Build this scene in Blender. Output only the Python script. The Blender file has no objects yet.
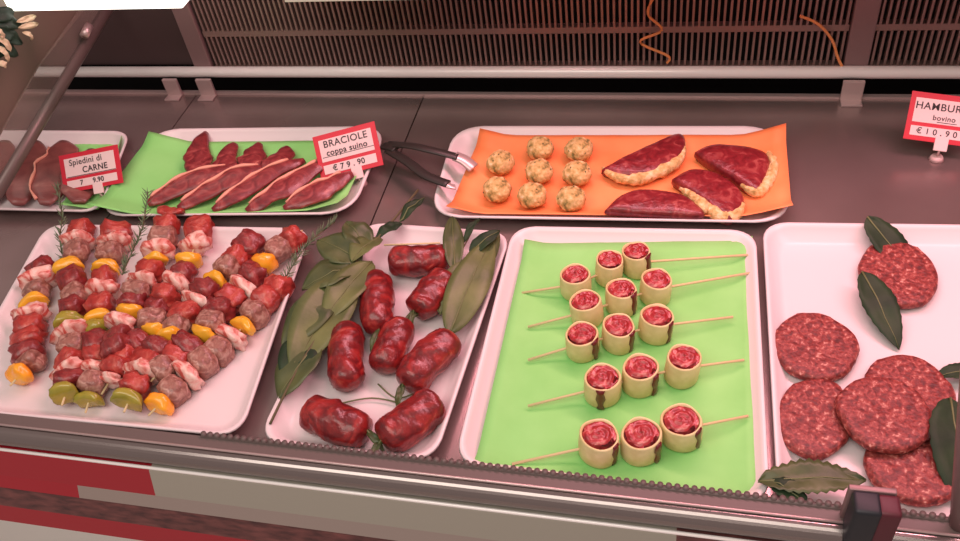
import bpy, bmesh, math, random
from mathutils import Vector, Matrix, noise
C = bpy.context.scene.collection
V = Vector
random.seed(7)
PI = math.pi
# ------------------------------------------------------------------ camera geometry
F = 871.92; CX, CY = 480.0, 270.5; H = 0.8
ROW = ((0.97391531, 0.05085157, -0.22114041), (0.19182968, -0.70507195, 0.6826968), (-0.1212037, -0.70731016, -0.69643521))
R3 = Matrix(ROW)
def ray(px, py): return R3 @ V((px - CX, py - CY, F))
def at(px, py, z=0.0):
    r = ray(px, py); return V((0, 0, H)) + r * ((z - H) / r.z)
def aty(px, py, Y):
    r = ray(px, py); return V((0, 0, H)) + r * (Y / r.y)
def atx(px, py, X):
    r = ray(px, py); return V((0, 0, H)) + r * (X / r.x)
cam = bpy.data.cameras.new('camera'); co = bpy.data.objects.new('camera', cam); C.objects.link(co)
cam.sensor_width = 36; cam.lens = F * 36 / 960; cam.clip_start = 0.02
cx = V((ROW[0][0], ROW[1][0], ROW[2][0])); cd = V((ROW[0][1], ROW[1][1], ROW[2][1])); cf = V((ROW[0][2], ROW[1][2], ROW[2][2]))
m = Matrix((cx, -cd, -cf)).transposed().to_4x4(); m.translation = V((0, 0, H)); co.matrix_world = m
bpy.context.scene.camera = co

# ------------------------------------------------------------------ materials
def mat(name, col, rough=0.5, metal=0.0, noise_scale=None, col2=None, bump=0.0, bump_scale=None, emit=None, es=0, alpha=None,
        sss=0, coat=0, ramp=None, detail=4, distort=0, stretch=None, spec=0.5):
    mt = bpy.data.materials.new(name); mt.use_nodes = True; nt = mt.node_tree; b = nt.nodes['Principled BSDF']
    b.inputs['Base Color'].default_value = (*col, 1); b.inputs['Roughness'].default_value = rough; b.inputs['Metallic'].default_value = metal
    b.inputs['Specular IOR Level'].default_value = spec
    if sss: b.inputs['Subsurface Weight'].default_value = sss; b.inputs['Subsurface Radius'].default_value = (.01, .004, .003)
    if coat: b.inputs['Coat Weight'].default_value = coat; b.inputs['Coat Roughness'].default_value = .2
    if emit: b.inputs['Emission Color'].default_value = (*emit, 1); b.inputs['Emission Strength'].default_value = es
    if alpha is not None: b.inputs['Alpha'].default_value = alpha
    geo = nt.nodes.new('ShaderNodeTexCoord'); src = geo.outputs['Object']
    if stretch:
        mp = nt.nodes.new('ShaderNodeMapping'); mp.inputs['Scale'].default_value = stretch; nt.links.new(src, mp.inputs['Vector']); src = mp.outputs['Vector']
    if noise_scale:
        n = nt.nodes.new('ShaderNodeTexNoise'); n.inputs['Scale'].default_value = noise_scale; n.inputs['Detail'].default_value = detail
        n.inputs['Distortion'].default_value = distort
        nt.links.new(src, n.inputs['Vector'])
        r = nt.nodes.new('ShaderNodeValToRGB'); nt.links.new(n.outputs['Fac'], r.inputs['Fac'])
        st = ramp or [(.35, col), (.65, col2 or col)]
        while len(r.color_ramp.elements) < len(st): r.color_ramp.elements.new(.5)
        for e, (p, c) in zip(r.color_ramp.elements, st): e.position = p; e.color = (*c, 1)
        nt.links.new(r.outputs['Color'], b.inputs['Base Color'])
    if bump:
        n2 = nt.nodes.new('ShaderNodeTexNoise'); n2.inputs['Scale'].default_value = bump_scale or 60; n2.inputs['Detail'].default_value = 3
        nt.links.new(src, n2.inputs['Vector'])
        bp = nt.nodes.new('ShaderNodeBump'); bp.inputs['Strength'].default_value = bump; bp.inputs['Distance'].default_value = .002
        nt.links.new(n2.outputs['Fac'], bp.inputs['Height']); nt.links.new(bp.outputs['Normal'], b.inputs['Normal'])
    return mt
def meat(name, ramp, scale, rough=.35, bump=.5, bs=150, distort=1.0, coat=.15, stretch=None):
    return mat(name, ramp[0][1], rough, noise_scale=scale, ramp=ramp, bump=bump, bump_scale=bs, distort=distort, coat=coat, stretch=stretch)
M = {}
M['tray'] = mat('white_plastic', (.76, .66, .67), .35)
M['green_paper'] = mat('green_paper', (.30, .62, .13), .7, noise_scale=14, ramp=[(.3, (.235, .62, .165)), (.7, (.29, .69, .21))], bump=.25, bump_scale=25)
M['orange_paper'] = mat('orange_paper', (.95, .26, .08), .6, noise_scale=12, ramp=[(.3, (.95, .23, .07)), (.7, (.98, .33, .12))], bump=.25, bump_scale=25)
M['steel'] = mat('brushed_steel', (.36, .29, .28), .27, .7, noise_scale=4, ramp=[(.35, (.30, .22, .21)), (.65, (.40, .30, .29))])
M['steel_light'] = mat('bright_steel', (.58, .44, .43), .3, .6)
M['chrome'] = mat('chrome_trim', (.98, .92, .90), .3, .15)
M['rail'] = mat('dark_rail_metal', (.30, .26, .25), .22, .9)
M['dark_steel'] = mat('dark_back_metal', (.075, .045, .045), .5, .4)
M['black'] = mat('black_gap', (.006, .005, .005), .8)
M['slat'] = mat('slat_metal', (.30, .19, .17), .35, .35)
M['post'] = mat('post_metal', (.27, .17, .17), .45, .4)
M['bar'] = mat('strut_metal', (.16, .12, .11), .4, .3)
M['bumper'] = mat('grey_bumper', (.13, .095, .088), .5)
M['red_panel'] = mat('red_enamel', (.34, .012, .022), .35)
M['red_dark'] = mat('dark_red_metal', (.13, .035, .035), .35, .2, noise_scale=40, ramp=[(.3, (.07, .03, .03)), (.7, (.20, .07, .065))], stretch=(1, 1, 5))
M['beige_panel'] = mat('grey_beige_panel', (.34, .31, .26), .5)
M['beige_low'] = mat('grey_beige_lower_panel', (.30, .235, .21), .5)
M['white_panel'] = mat('white_panel', (.66, .64, .60), .5)
M['endpanel'] = mat('taupe_panel', (.15, .11, .085), .6)
M['black_plastic'] = mat('black_plastic', (.012, .014, .02), .5)
M['red_plastic'] = mat('maroon_plastic', (.09, .010, .02), .5)
M['lamp'] = mat('lamp_glow', (1, 1, .9), .5, emit=(1, .98, .88), es=2.2)
M['shelf_edge'] = mat('pale_shelf_edge', (.75, .75, .62), .3)
M['orange_reflection'] = mat('orange_reflection', (.85, .30, .10), .5)  # colour of the orange reflections, given to solid strands
M['glass'] = mat('hazy_glass', (.35, .28, .24), .15, alpha=.22)
M['clear'] = mat('clear_plastic', (.9, .6, .6), .2, alpha=.75)
M['card_red'] = mat('red_card', (.62, .015, .04), .45)
M['card_pink'] = mat('card_white', (.86, .62, .62), .5)
M['ink'] = mat('black_ink', (.03, .015, .02), .6)
M['redmeat'] = meat('red_meat', [(.3, (.22, .018, .016)), (.5, (.42, .045, .035)), (.62, (.60, .15, .11)), (.72, (.80, .45, .36))], 32, bump=.8)
M['darkmeat'] = meat('dark_meat', [(.3, (.11, .012, .012)), (.52, (.27, .03, .03)), (.66, (.46, .13, .11)), (.76, (.70, .40, .33))], 38, bump=.8)
M['sausage'] = meat('sausage_meat', [(.3, (.17, .06, .045)), (.5, (.32, .13, .10)), (.7, (.55, .32, .26))], 110, bump=.8)
M['bacon'] = meat('bacon', [(.38, (.55, .09, .07)), (.47, (.80, .42, .36)), (.6, (.88, .66, .58))], 45)
M['yellow'] = mat('yellow_pepper', (.85, .42, .02), .25, noise_scale=30, ramp=[(.3, (.80, .33, .015)), (.7, (.88, .52, .04))], coat=.3)
M['orange'] = mat('orange_pepper', (.95, .38, .015), .25, noise_scale=30, ramp=[(.3, (.90, .28, .01)), (.7, (.95, .48, .03))], coat=.3)
M['green'] = mat('green_pepper', (.30, .28, .03), .25, noise_scale=30, ramp=[(.3, (.20, .22, .02)), (.7, (.50, .36, .05))], coat=.3)
M['wood'] = mat('pale_wood', (.70, .55, .30), .6)
M['roll'] = meat('cured_meat_roll', [(.25, (.055, .005, .007)), (.45, (.17, .010, .012)), (.62, (.33, .022, .02)), (.8, (.58, .16, .11))], 26, rough=.32, bump=1.0, bs=90, distort=2.5, coat=.2)
M['leaf'] = mat('bay_leaf', (.06, .09, .03), .45, noise_scale=25, ramp=[(.3, (.035, .055, .018)), (.7, (.10, .12, .04))], bump=.4, bump_scale=60)
M['leaf_light'] = mat('broad_leaf', (.10, .13, .04), .45, noise_scale=18, ramp=[(.3, (.065, .085, .025)), (.7, (.17, .19, .065))], bump=.5, bump_scale=50)
M['leaf_dark'] = mat('dark_leaf', (.02, .05, .022), .55, noise_scale=25, ramp=[(.3, (.012, .026, .013)), (.7, (.032, .06, .025))], bump=.5, bump_scale=60, spec=.25)
M['vein'] = mat('leaf_rib', (.14, .155, .06), .5)
M['stem'] = mat('brown_stem', (.10, .08, .035), .6)
M['rosemary'] = mat('rosemary_needles', (.12, .17, .09), .6)
M['dough'] = mat('pale_wrap', (.70, .58, .30), .5, noise_scale=40, ramp=[(.3, (.58, .47, .20)), (.7, (.80, .68, .38))], bump=.3, bump_scale=80)
M['filling'] = meat('minced_filling', [(.3, (.20, .006, .010)), (.55, (.40, .025, .03)), (.72, (.70, .28, .24))], 80, coat=.3)
M['flap'] = mat('dark_meat_seam', (.13, .006, .01), .3, coat=.3)
M['patty'] = meat('ground_beef', [(.30, (.09, .010, .009)), (.47, (.20, .024, .020)), (.60, (.33, .06, .048)), (.72, (.62, .30, .24))], 190, rough=.5, bump=1.0, bs=220, distort=.4, coat=.05)
M['slice'] = meat('sliced_meat', [(.3, (.11, .010, .014)), (.5, (.23, .028, .032)), (.66, (.35, .07, .065)), (.78, (.60, .22, .17))], 36, bump=.6, bs=70, distort=2)
M['slice_hazed'] = meat('hazed_sliced_meat', [(.3, (.14, .03, .03)), (.6, (.26, .08, .07)), (.8, (.42, .22, .17))], 22, bump=.3, bs=60)  # red meat greyed so its colour carries the haze of the left end
M['fat'] = mat('fat_rim', (.80, .36, .26), .4)
M['halfmoon'] = meat('dark_raw_meat', [(.3, (.12, .006, .010)), (.55, (.23, .016, .022)), (.75, (.42, .09, .08))], 60, bump=.9, bs=120, coat=.15)
M['crumb'] = mat('breadcrumb', (.70, .42, .16), .85, noise_scale=130, ramp=[(.3, (.42, .26, .08)), (.5, (.72, .46, .19)), (.7, (.90, .68, .40))], bump=1, bump_scale=260)
M['ball'] = mat('crumbed_ball', (.75, .48, .2), .85, noise_scale=110, ramp=[(.34, (.20, .16, .05)), (.44, (.52, .33, .11)), (.6, (.74, .50, .22)), (.75, (.90, .72, .45))], bump=1, bump_scale=200)
M['floor'] = mat('shop_floor', (.62, .58, .54), .5, noise_scale=3, ramp=[(.3, (.58, .54, .5)), (.7, (.66, .62, .58))])
M['wallm'] = mat('shop_wall', (.10, .075, .07), .8)
M['petal'] = mat('cream_petal', (.62, .52, .34), .6)
M['foil'] = mat('dark_green_leafage', (.01, .035, .02), .6)
M['tong'] = mat('dark_tong_metal', (.035, .028, .025), .4, .2)
M['tong_tip'] = mat('tong_tip_steel', (.62, .47, .46), .3, .5)

# ------------------------------------------------------------------ helpers
def thing(name, label, cat, loc, group=None):
    o = bpy.data.objects.new(name, None); C.objects.link(o); o.empty_display_size = .02
    o.location = loc; o['label'] = label; o['category'] = cat
    if group: o['group'] = group
    return o
def world_loc(o):
    p = V(o.location)
    while o.parent: o = o.parent; p = p + V(o.location)
    return p
def obj(name, bm, material, parent=None, smooth=True, recalc=True, label=None):
    """verts are given in world coordinates"""
    if recalc: bmesh.ops.recalc_face_normals(bm, faces=bm.faces)
    n = len(bm.verts); c = sum((v.co for v in bm.verts), V()) / max(n, 1)
    base = world_loc(parent) if parent else V()
    for v in bm.verts: v.co -= c
    me = bpy.data.meshes.new(name); bm.to_mesh(me); bm.free()
    if smooth: me.polygons.foreach_set('use_smooth', [True] * len(me.polygons))
    me.materials.append(M[material])
    o = bpy.data.objects.new(name, me); C.objects.link(o); o.location = c - base
    if parent: o.parent = parent
    if label: o['label'] = label
    return o
def tag(o, label, cat, group=None):
    o['label'] = label; o['category'] = cat
    if group: o['group'] = group
    return o
def box(bm, lo, hi, mtx=None):
    g = bmesh.ops.create_cube(bm, size=1)['verts']
    for v in g:
        v.co = V([(lo[i] + hi[i]) / 2 + v.co[i] * (hi[i] - lo[i]) for i in range(3)])
        if mtx: v.co = mtx @ v.co
    return g
def bevel(bm, w, seg=2):
    bmesh.ops.bevel(bm, geom=bm.edges[:], offset=w, segments=seg, affect='EDGES', profile=.5, clamp_overlap=True)
def frames(pts):
    out = []; up = V((0, 0, 1))
    for i, p in enumerate(pts):
        t = (pts[min(i + 1, len(pts) - 1)] - pts[max(i - 1, 0)]).normalized()
        u = up if abs(t.dot(up)) < .95 else V((0, 1, 0))
        s = t.cross(u).normalized(); n = s.cross(t).normalized(); out.append((p, t, s, n))
    return out
def loft(bm, rings, cap=True, closed=True):
    vs = [[bm.verts.new(p) for p in r] for r in rings]; n = len(rings[0])
    for a, b in zip(vs, vs[1:]):
        for i in range(n if closed else n - 1):
            bm.faces.new((a[i], a[(i + 1) % n], b[(i + 1) % n], b[i]))
    if cap: bm.faces.new(vs[0]); bm.faces.new(vs[-1][::-1])
    return vs
def tube(bm, pts, r, seg=8, sx=1, sn=1):
    rr = r if hasattr(r, '__len__') else [r] * len(pts)
    loft(bm, [[p + s * math.cos(2 * PI * k / seg) * q * sx + n * math.sin(2 * PI * k / seg) * q * sn for k in range(seg)]
              for (p, t, s, n), q in zip(frames(pts), rr)])
def smooth_path(pts, k=6):
    out = []; P = [pts[0]] + list(pts) + [pts[-1]]
    for i in range(1, len(P) - 2):
        for j in range(k):
            t = j / k; a, b, c, d = P[i - 1:i + 3]
            out.append(.5 * ((2 * b) + (c - a) * t + (2 * a - 5 * b + 4 * c - d) * t * t + (3 * b - a - 3 * c + d) * t ** 3))
    out.append(pts[-1]); return out
def blob(bm, c, dims, mtx, sub=3, p=2.0, amp=.06, seed=0, fr=60):
    """super-ellipsoid with noise; dims are half sizes in the axes of mtx"""
    g = bmesh.ops.create_icosphere(bm, subdivisions=sub, radius=1)['verts']
    off = V((seed * 3.1, seed * 1.7, seed * .9))
    for v in g:
        d = v.co.normalized(); k = (abs(d.x) ** p + abs(d.y) ** p + abs(d.z) ** p) ** (-1 / p); q = d * k
        q = q * (1 + amp * noise.noise(q * 1.8 + off) * 2)
        v.co = c + mtx @ V((q.x * dims[0], q.y * dims[1], q.z * dims[2]))
def axes(t, up=V((0, 0, 1))):
    t = t.normalized(); s = t.cross(up).normalized(); n = s.cross(t).normalized()
    return Matrix((t, s, n)).transposed()

# ------------------------------------------------------------------ the room
def struct(name, bm, material):
    o = obj(name, bm, material, smooth=False); o['kind'] = 'structure'; return o
bm = bmesh.new(); box(bm, (-2.6, -1.2, -.92), (2.2, 2.2, -.9)); struct('floor', bm, 'floor')
bm = bmesh.new(); box(bm, (-2.6, 2.2, -.9), (2.2, 2.24, 1.7)); struct('wall_back', bm, 'wallm')

# ------------------------------------------------------------------ the display case
XL, XR = -1.42, 1.0
case = thing('display_case', 'long refrigerated butcher display case of steel with slatted back grille and red striped front', 'display case', V((-.2, .8, -.9)))
def py_on(px, y, z): return at(px, y, z)
lipY = 1.186
# deck panels, with seams that run front to back
def deck(x0, x1):
    bm = bmesh.new(); box(bm, (x0, .463, -.012), (x1, lipY, 0)); obj('deck_panel', bm, 'steel', case, smooth=False)
sA = (at(422, 105).x + at(372, 216).x) / 2
sB = at(193, 100).x
deck(XL, sB - .0012); deck(sB + .0012, sA - .0012); deck(sA + .0012, XR)
bm = bmesh.new(); box(bm, (XL, lipY, -.014), (XR, lipY + .008, .004)); obj('deck_lip', bm, 'steel_light', case, smooth=False)
bm = bmesh.new(); box(bm, (XL, 1.3, -.1), (XR, 1.31, .06)); obj('dark_slot', bm, 'black', case, smooth=False)
bm = bmesh.new(); box(bm, (XL, lipY + .008, -.1), (XR, 1.3, -.09)); obj('slot_floor', bm, 'black', case, smooth=False)
# bright bar in front of the grille foot
bm = bmesh.new(); zb = aty(480, 72, 1.2).z
tube(bm, [V((XL, 1.2, zb)), V((XR, 1.2, zb))], .0095, 16, 1, 1.0); obj('chrome_bar', bm, 'chrome', case)
# grille panels
def grille(x0, x1):
    bm = bmesh.new(); zt = .34
    nn = int((x1 - x0) / .0090)
    for i in range(nn):
        x = x0 + (i + .5) * (x1 - x0) / nn
        for za, zb_ in ((.04, .099), (.109, .172), (.182, zt)):
            box(bm, (x - .0017, 1.212, za), (x + .0017, 1.222, zb_))
    for za, zb_ in ((.032, .042), (.099, .109), (.172, .182), (zt, zt + .02)):
        box(bm, (x0, 1.213, za), (x1, 1.227, zb_))
    obj('back_grille', bm, 'slat', case, smooth=False)
xp = aty(862, 40, 1.2).x; xq = aty(190, 40, 1.2).x
grille(xq + .02, xp - .018); grille(xp + .018, XR)
bm = bmesh.new(); box(bm, (XL, 1.245, .03), (XR, 1.255, .37)); obj('back_panel', bm, 'black', case, smooth=False)
bm = bmesh.new(); box(bm, (XL, 1.213, .045), (xq - .012, 1.225, .36)); obj('plain_back_panel', bm, 'dark_steel', case, smooth=False)
for x in (xp, xq):
    bm = bmesh.new(); box(bm, (x - .017, 1.206, .04), (x + .017, 1.228, .36)); bevel(bm, .002); obj('back_post', bm, 'post', case, smooth=False)
def foot(px0, px1):
    a = aty(px0, 84, 1.188).x; b = aty(px1, 84, 1.188).x
    bm = bmesh.new(); box(bm, (a, 1.18, .0), (b, 1.186, .034)); box(bm, (a, 1.165, .0), (b, 1.182, .003)); bevel(bm, .001)
    o = obj('bracket_foot', bm, 'steel_light', case, smooth=False)
foot(842, 864); foot(166, 180); foot(199, 214)
# pale shelf edge and lamp at the top
bm = bmesh.new(); z1 = aty(480, -1.5, 1.06).z
box(bm, (aty(285, 2, 1.06).x, 1.06, z1 + .0), (XR, 1.2, z1 + .006)); obj('glass_shelf', bm, 'shelf_edge', case, smooth=False)
KY = -.0100
def yw(x): return (x + .80) * KY      # the rail runs slightly out of square with the deck
# front rail: profile swept along x; y pixel is read at x = 0
def prof(y, z): p = at(0, y, z); return (p.y, z)
def sweep(name, pr, material, x0=XL, x1=XR, smooth=False):
    bm = bmesh.new(); loft(bm, [[V((x, a + yw(x), b)) for a, b in pr] for x in (x0, x1)]); return obj(name, bm, material, case, smooth=smooth)
A = prof(413, .028); B = prof(423, .028); Cc = prof(426, .026); D = prof(447, .002); E_ = prof(450, 0)
sweep('bumper_strip', [(A[0] + .002, .0), A, B, (B[0], .0)], 'bumper')
bm = bmesh.new(); tube(bm, [V((XL, B[0] - .0015 + yw(XL), .0275)), V((XR, B[0] - .0015 + yw(XR), .0275))], .0016, 8); obj('highlight_edge', bm, 'steel_light', case)  # thin pale tube stands in for the highlight along the rail
mid = ((Cc[0] + D[0]) / 2, .0135)
ring = []
for k in range(9):
    a = PI * .5 + (k / 8) * PI * .62
    ring.append((Cc[0] - .004 + math.cos(a) * .0125 + .002, .0125 + math.sin(a) * .0135))
ring = [(B[0] - .003, .0)] + [(B[0] - .003, .026)] + ring
sweep('tube_rail', ring, 'rail', smooth=False)
# chrome line
bm = bmesh.new(); tube(bm, [V((XL, E_[0] + .001 + yw(XL), .0005)), V((XR, E_[0] + .001 + yw(XR), .0005))], .0021, 8); obj('chrome_line', bm, 'chrome', case)
# serrated teeth
bm = bmesh.new(); x = xt = at(205, 434, .028).x
box(bm, (xt - .003, A[0] - .0022, .024), (XR - .1, A[0] + .0026, .0295))
for v in bm.verts: v.co.y += yw(v.co.x)
while x < XR - .1:
    g = bmesh.ops.create_cone(bm, segments=10, radius1=.0033, radius2=.0030, depth=.010, cap_ends=True)['verts']
    for v in g: v.co += V((x, A[0] + .0012 + yw(x), .0275))
    x += .0082
obj('bumper_teeth', bm, 'bumper', case)
# front face
p475, p487, p505, p520, p600 = prof(475, -.035), prof(487, -.05), prof(505, -.075), prof(520, -.10), prof(541, -.14)
def band(name, a, b, material, x0, x1): sweep(name, [(a[0], a[1]), (b[0], b[1]), (b[0] + .012, b[1]), (a[0] + .012, a[1])], material, x0, x1)
Ez = (E_[0] - .0015, E_[1] - .001)
x158 = at(157, 476, -.02).x; x80 = at(82, 488, -.045).x; x675 = at(676, 540, -.02).x
band('red_name_band', Ez, p475, 'red_panel', XL, x158); band('front_band', Ez, p475, 'beige_panel', x158, x675); band('front_band', Ez, p475, 'red_dark', x675, XR)
band('red_lower_band', p475, p487, 'red_panel', XL, x80); band('lower_band', p475, p487, 'beige_low', x80, x675); band('lower_band', p475, p487, 'red_dark', x675, XR)
band('dark_kick_band', (p487[0] + .003, p487[1]), p505, 'red_dark', XL, XR)
band('red_kick_stripe', p505, p520, 'red_panel', XL, XR)
band('white_kick_panel', p520, (p520[0] - .003, -.86), 'white_panel', XL, XR)
bm = bmesh.new(); box(bm, (XL, .435, -.89), (XR, 1.3, -.1)); obj('cabinet_body', bm, 'endpanel', case, smooth=False)
# glass clamp on the rail (black block with maroon side)
pc = at(867, 520, .03)
cl = thing('glass_clamp', 'black and maroon plastic clamp block standing on the front rail before the patties', 'clamp', V((pc.x, .445, 0)))
x0 = at(843, 520, .03).x; x1 = at(891, 520, .03).x; xm = x0 + (x1 - x0) * .56
bm = bmesh.new(); box(bm, (x0, .434, -.03), (xm, .458, .080)); bevel(bm, .004, 3); obj('block', bm, 'black_plastic', cl)
bm = bmesh.new(); box(bm, (xm - .003, .435, -.03), (x1 - .002, .457, .079)); bevel(bm, .004, 3); obj('side_block', bm, 'red_plastic', cl, label='maroon side block')
bm = bmesh.new(); box(bm, (x0 - .002, .458, .024), (x1 - .004, .464, .078)); bevel(bm, .001); obj('back_plate', bm, 'post', cl)
# right hand upright
a = aty(966, 430, .47); b = aty(957, 541, .462)
bm = bmesh.new(); d = (b - a).normalized(); tube(bm, [a - d * .25, b + d * .03], .0075, 12)
tag(obj('glass_stanchion', bm, 'post'), 'dull brown upright rod at the right end of the front rail', 'post')
# strut and glass pane at the left end
p0, p1 = atx(118, -8, -.95), atx(-40, 255, -.95)
end = thing('end_glass', 'hazy glass end pane with a dark diagonal edge strut left of the skewers', 'glass panel', V((-.95, p1.y, p1.z)))
bm = bmesh.new(); tube(bm, [p0, p1], .0075, 12, 1, 1.3); obj('strut', bm, 'bar', end)
bm = bmesh.new(); pn = atx(80, 33, -.945); d = (p1 - p0).normalized()
tube(bm, [atx(89, 26, -.94), atx(84, 36, -.94)], .007, 12); obj('strut_bolt', bm, 'steel_light', end)
def slab_x(bm, pix, X, th):
    pts = [atx(*p, X) for p in pix]; loft(bm, [pts, [p + V((-th, 0, 0)) for p in pts]])
bm = bmesh.new(); slab_x(bm, [(112, 0), (-20, 220), (-20, 172), (40, 66), (88, 0)], -.955, .004); obj('pane', bm, 'glass', end, smooth=False)
bm = bmesh.new(); slab_x(bm, [(94, -2), (40, 65), (-1, 138), (-45, 214), (-120, 214), (-120, -40), (112, -40)], -.965, .012)
tag(obj('side_screen', bm, 'endpanel', smooth=False), 'dull taupe screen panel beyond the glass at the left edge', 'panel')

# lamp
lp = thing('strip_lamp', 'glowing white strip lamp across the top left corner above the case', 'lamp', aty(60, 0, 1.0))
a = aty(-40, 9, 1.0); b = aty(183, 9, 1.0); zt = a.z
bm = bmesh.new(); box(bm, (a.x - .1, 1.0, b.z), (b.x, 1.03, b.z + .035)); bevel(bm, .003); obj('diffuser', bm, 'lamp', lp, smooth=False)
bm = bmesh.new(); box(bm, (a.x - .1, .995, b.z + .034), (b.x + .004, 1.035, b.z + .045)); obj('housing', bm, 'steel_light', lp, smooth=False)

# wavy orange reflections on the grille, modelled as thin solid strands
for pts, lab in (([(655, -6), (648, 14), (662, 30), (640, 42), (668, 56), (667, 63)], 'orange reflection built as a thin strand squiggling down the middle of the back grille'),
                 ([(800, 16), (818, 24), (832, 40), (838, 58), (846, 74)], 'orange reflection built as a thin strand arching down beside the right back post')):
    bm = bmesh.new(); tube(bm, smooth_path([aty(x, y, 1.203) for x, y in pts], 6), .0021, 8)
    tag(obj('orange_reflection', bm, 'orange_reflection'), lab, 'reflection')

# ------------------------------------------------------------------ trays
def rr(c, n=6):
    """rounded outline through 4 corner points; c = list of (point), r"""
    return c
def rounded(corners, r, n=7):
    out = []
    for i in range(4):
        p = corners[i]; a = corners[i - 1]; b = corners[(i + 1) % 4]
        u = (a - p).normalized(); v = (b - p).normalized()
        s = p + u * r; e = p + v * r
        for k in range(n):
            t = k / (n - 1); out.append((1 - t) ** 2 * s + 2 * t * (1 - t) * (p * .85 + (s + e) * .075) + t * t * e)
    return out
def inset(c, d):
    o = []
    for i in range(4):
        p = c[i]; u = (c[i - 1] - p).normalized(); v = (c[(i + 1) % 4] - p).normalized(); o.append(p + (u + v) * d)
    return o
def tray(pix, label, z=.021, r=.03, wall=.02, group=None, material='tray'):
    c = [at(x, y, z) for x, y in pix]
    def ring(d, h, rad): return [V((p.x, p.y, h)) for p in rounded(inset(c, d), rad)]
    bm = bmesh.new()
    rings = [ring(wall + .001, .0008, r * .8), ring(.004, z - .004, r), ring(0, z - .001, r), ring(.0012, z + .001, r), ring(.0045, z, r), ring(.007, z - .003, r),
             ring(wall - .002, .0050, r * .8), ring(wall + .004, .0034, r * .75), ring(wall + .03, .0032, r * .5)]
    loft(bm, rings)
    o = obj('tray', bm, material); tag(o, label, 'tray', group); return c
T_keb = tray([(47, 224), (312, 228), (240, 437), (-58, 409)], 'white rimmed tray holding the mixed meat skewers with peppers')
T_mid = tray([(364, 222), (512, 232), (434, 463), (256, 441)], 'narrow white tray holding the dark red cured meat rolls')
T_grn = tray([(513, 226), (756, 230), (771, 506), (453, 464)], 'white tray lined with green paper under the pinwheel skewers')
T_org = tray([(455, 126), (778, 126), (792, 223), (428, 217)], 'white oval-cornered tray lined with orange paper at the back', r=.045)
T_one = tray([(155, 129), (388, 126), (352, 214), (95, 216)], 'white tray with green paper under fanned red meat slices', r=.045)
T_lft = tray([(-22, 130), (131, 131), (100, 212), (-66, 208)], 'partly hidden white tray of haze-toned meat at far left back', r=.03)
T_pat = tray([(762, 222), (1075, 226), (1120, 550), (778, 512)], 'white tray holding ground beef patties and bay leaves')

# paper liners ------------------------------------------------------
def paper(name, quad, zf, label, material, n=24, lift=None, amp=.0007):
    """quad world points (4) at tray floor; zf(u,v) -> z"""
    bm = bmesh.new(); g = []
    for i in range(n + 1):
        row = []
        for j in range(n + 1):
            u, v = i / n, j / n
            p = quad[0] * (1 - u) * (1 - v) + quad[1] * u * (1 - v) + quad[2] * u * v + quad[3] * (1 - u) * v
            z = zf(u, v) + amp * noise.noise(V((u * 5, v * 5, 2))) + amp * .7 * noise.noise(V((u * 14, v * 3, 5)))
            row.append(V((p.x, p.y, z)))
        g.append(row)
    top = [[bm.verts.new(p) for p in r] for r in g]; bot = [[bm.verts.new(p - V((0, 0, .0005))) for p in r] for r in g]
    for i in range(n):
        for j in range(n):
            bm.faces.new((top[i][j], top[i + 1][j], top[i + 1][j + 1], top[i][j + 1])); bm.faces.new((bot[i][j], bot[i][j + 1], bot[i + 1][j + 1], bot[i + 1][j]))
    for k in range(n):
        for a, b, c2, d2 in ((top[k][0], top[k + 1][0], bot[k + 1][0], bot[k][0]), (top[k][n], top[k + 1][n], bot[k + 1][n], bot[k][n]),
                             (top[0][k], top[0][k + 1], bot[0][k + 1], bot[0][k]), (top[n][k], top[n][k + 1], bot[n][k + 1], bot[n][k])):
            bm.faces.new((a, b, c2, d2))
    return tag(obj(name, bm, material), label, 'paper')
def edge_lift(u, v, w=.12, h=.014):
    d = min(u, 1 - u, v, 1 - v); return .0052 + (h * (1 - d / w) ** 1.5 if d < w else 0)
q = [at(525, 243, .014), at(752, 240, .014), at(761, 512, .024), at(470, 474, .024)]
paper('paper_liner', q, lambda u, v: .0052 + max(0, 1 - u / .10) * .008 + max(0, (u - .93) / .07) * .008 + max(0, 1 - v / .08) * .008 + max(0, (v - .90) / .10) * .014, 'bright green paper sheet under the pinwheel skewers', 'green_paper')
q = [at(481, 136, .016), at(785, 131, .024), at(792, 213, .026), at(447, 213, .02)]
paper('paper_liner', q, lambda u, v: .0056 + max(0, 1 - u / .10) * .013 + max(0, (u - .86) / .14) ** 1.2 * .020 + max(0, 1 - v / .15) * .012 + max(0, (v - .85) / .15) * .014, 'orange paper sheet under crumbed balls and half-moon cutlets', 'orange_paper')
q = [at(150, 134, .03), at(375, 141, .012), at(340, 211, .02), at(93, 216, .02)]
paper('paper_liner', q, lambda u, v: .0056 + max(0, 1 - u / .18) * .022 + max(0, (u - .86) / .14) ** 1.2 * .014 + max(0, (v - .8) / .2) * .016 + max(0, 1 - v / .15) * .008, 'green paper sheet under the fanned red meat slices', 'green_paper')
q = [at(72, 137, .012), at(122, 136, .02), at(104, 210, .02), at(62, 208, .012)]
paper('paper_liner', q, lambda u, v: .0056 + max(0, (u - .86) / .14) ** 1.2 * .016 + max(0, (v - .85) / .15) * .014, 'scrap of green paper in the far left back tray', 'green_paper')

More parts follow.
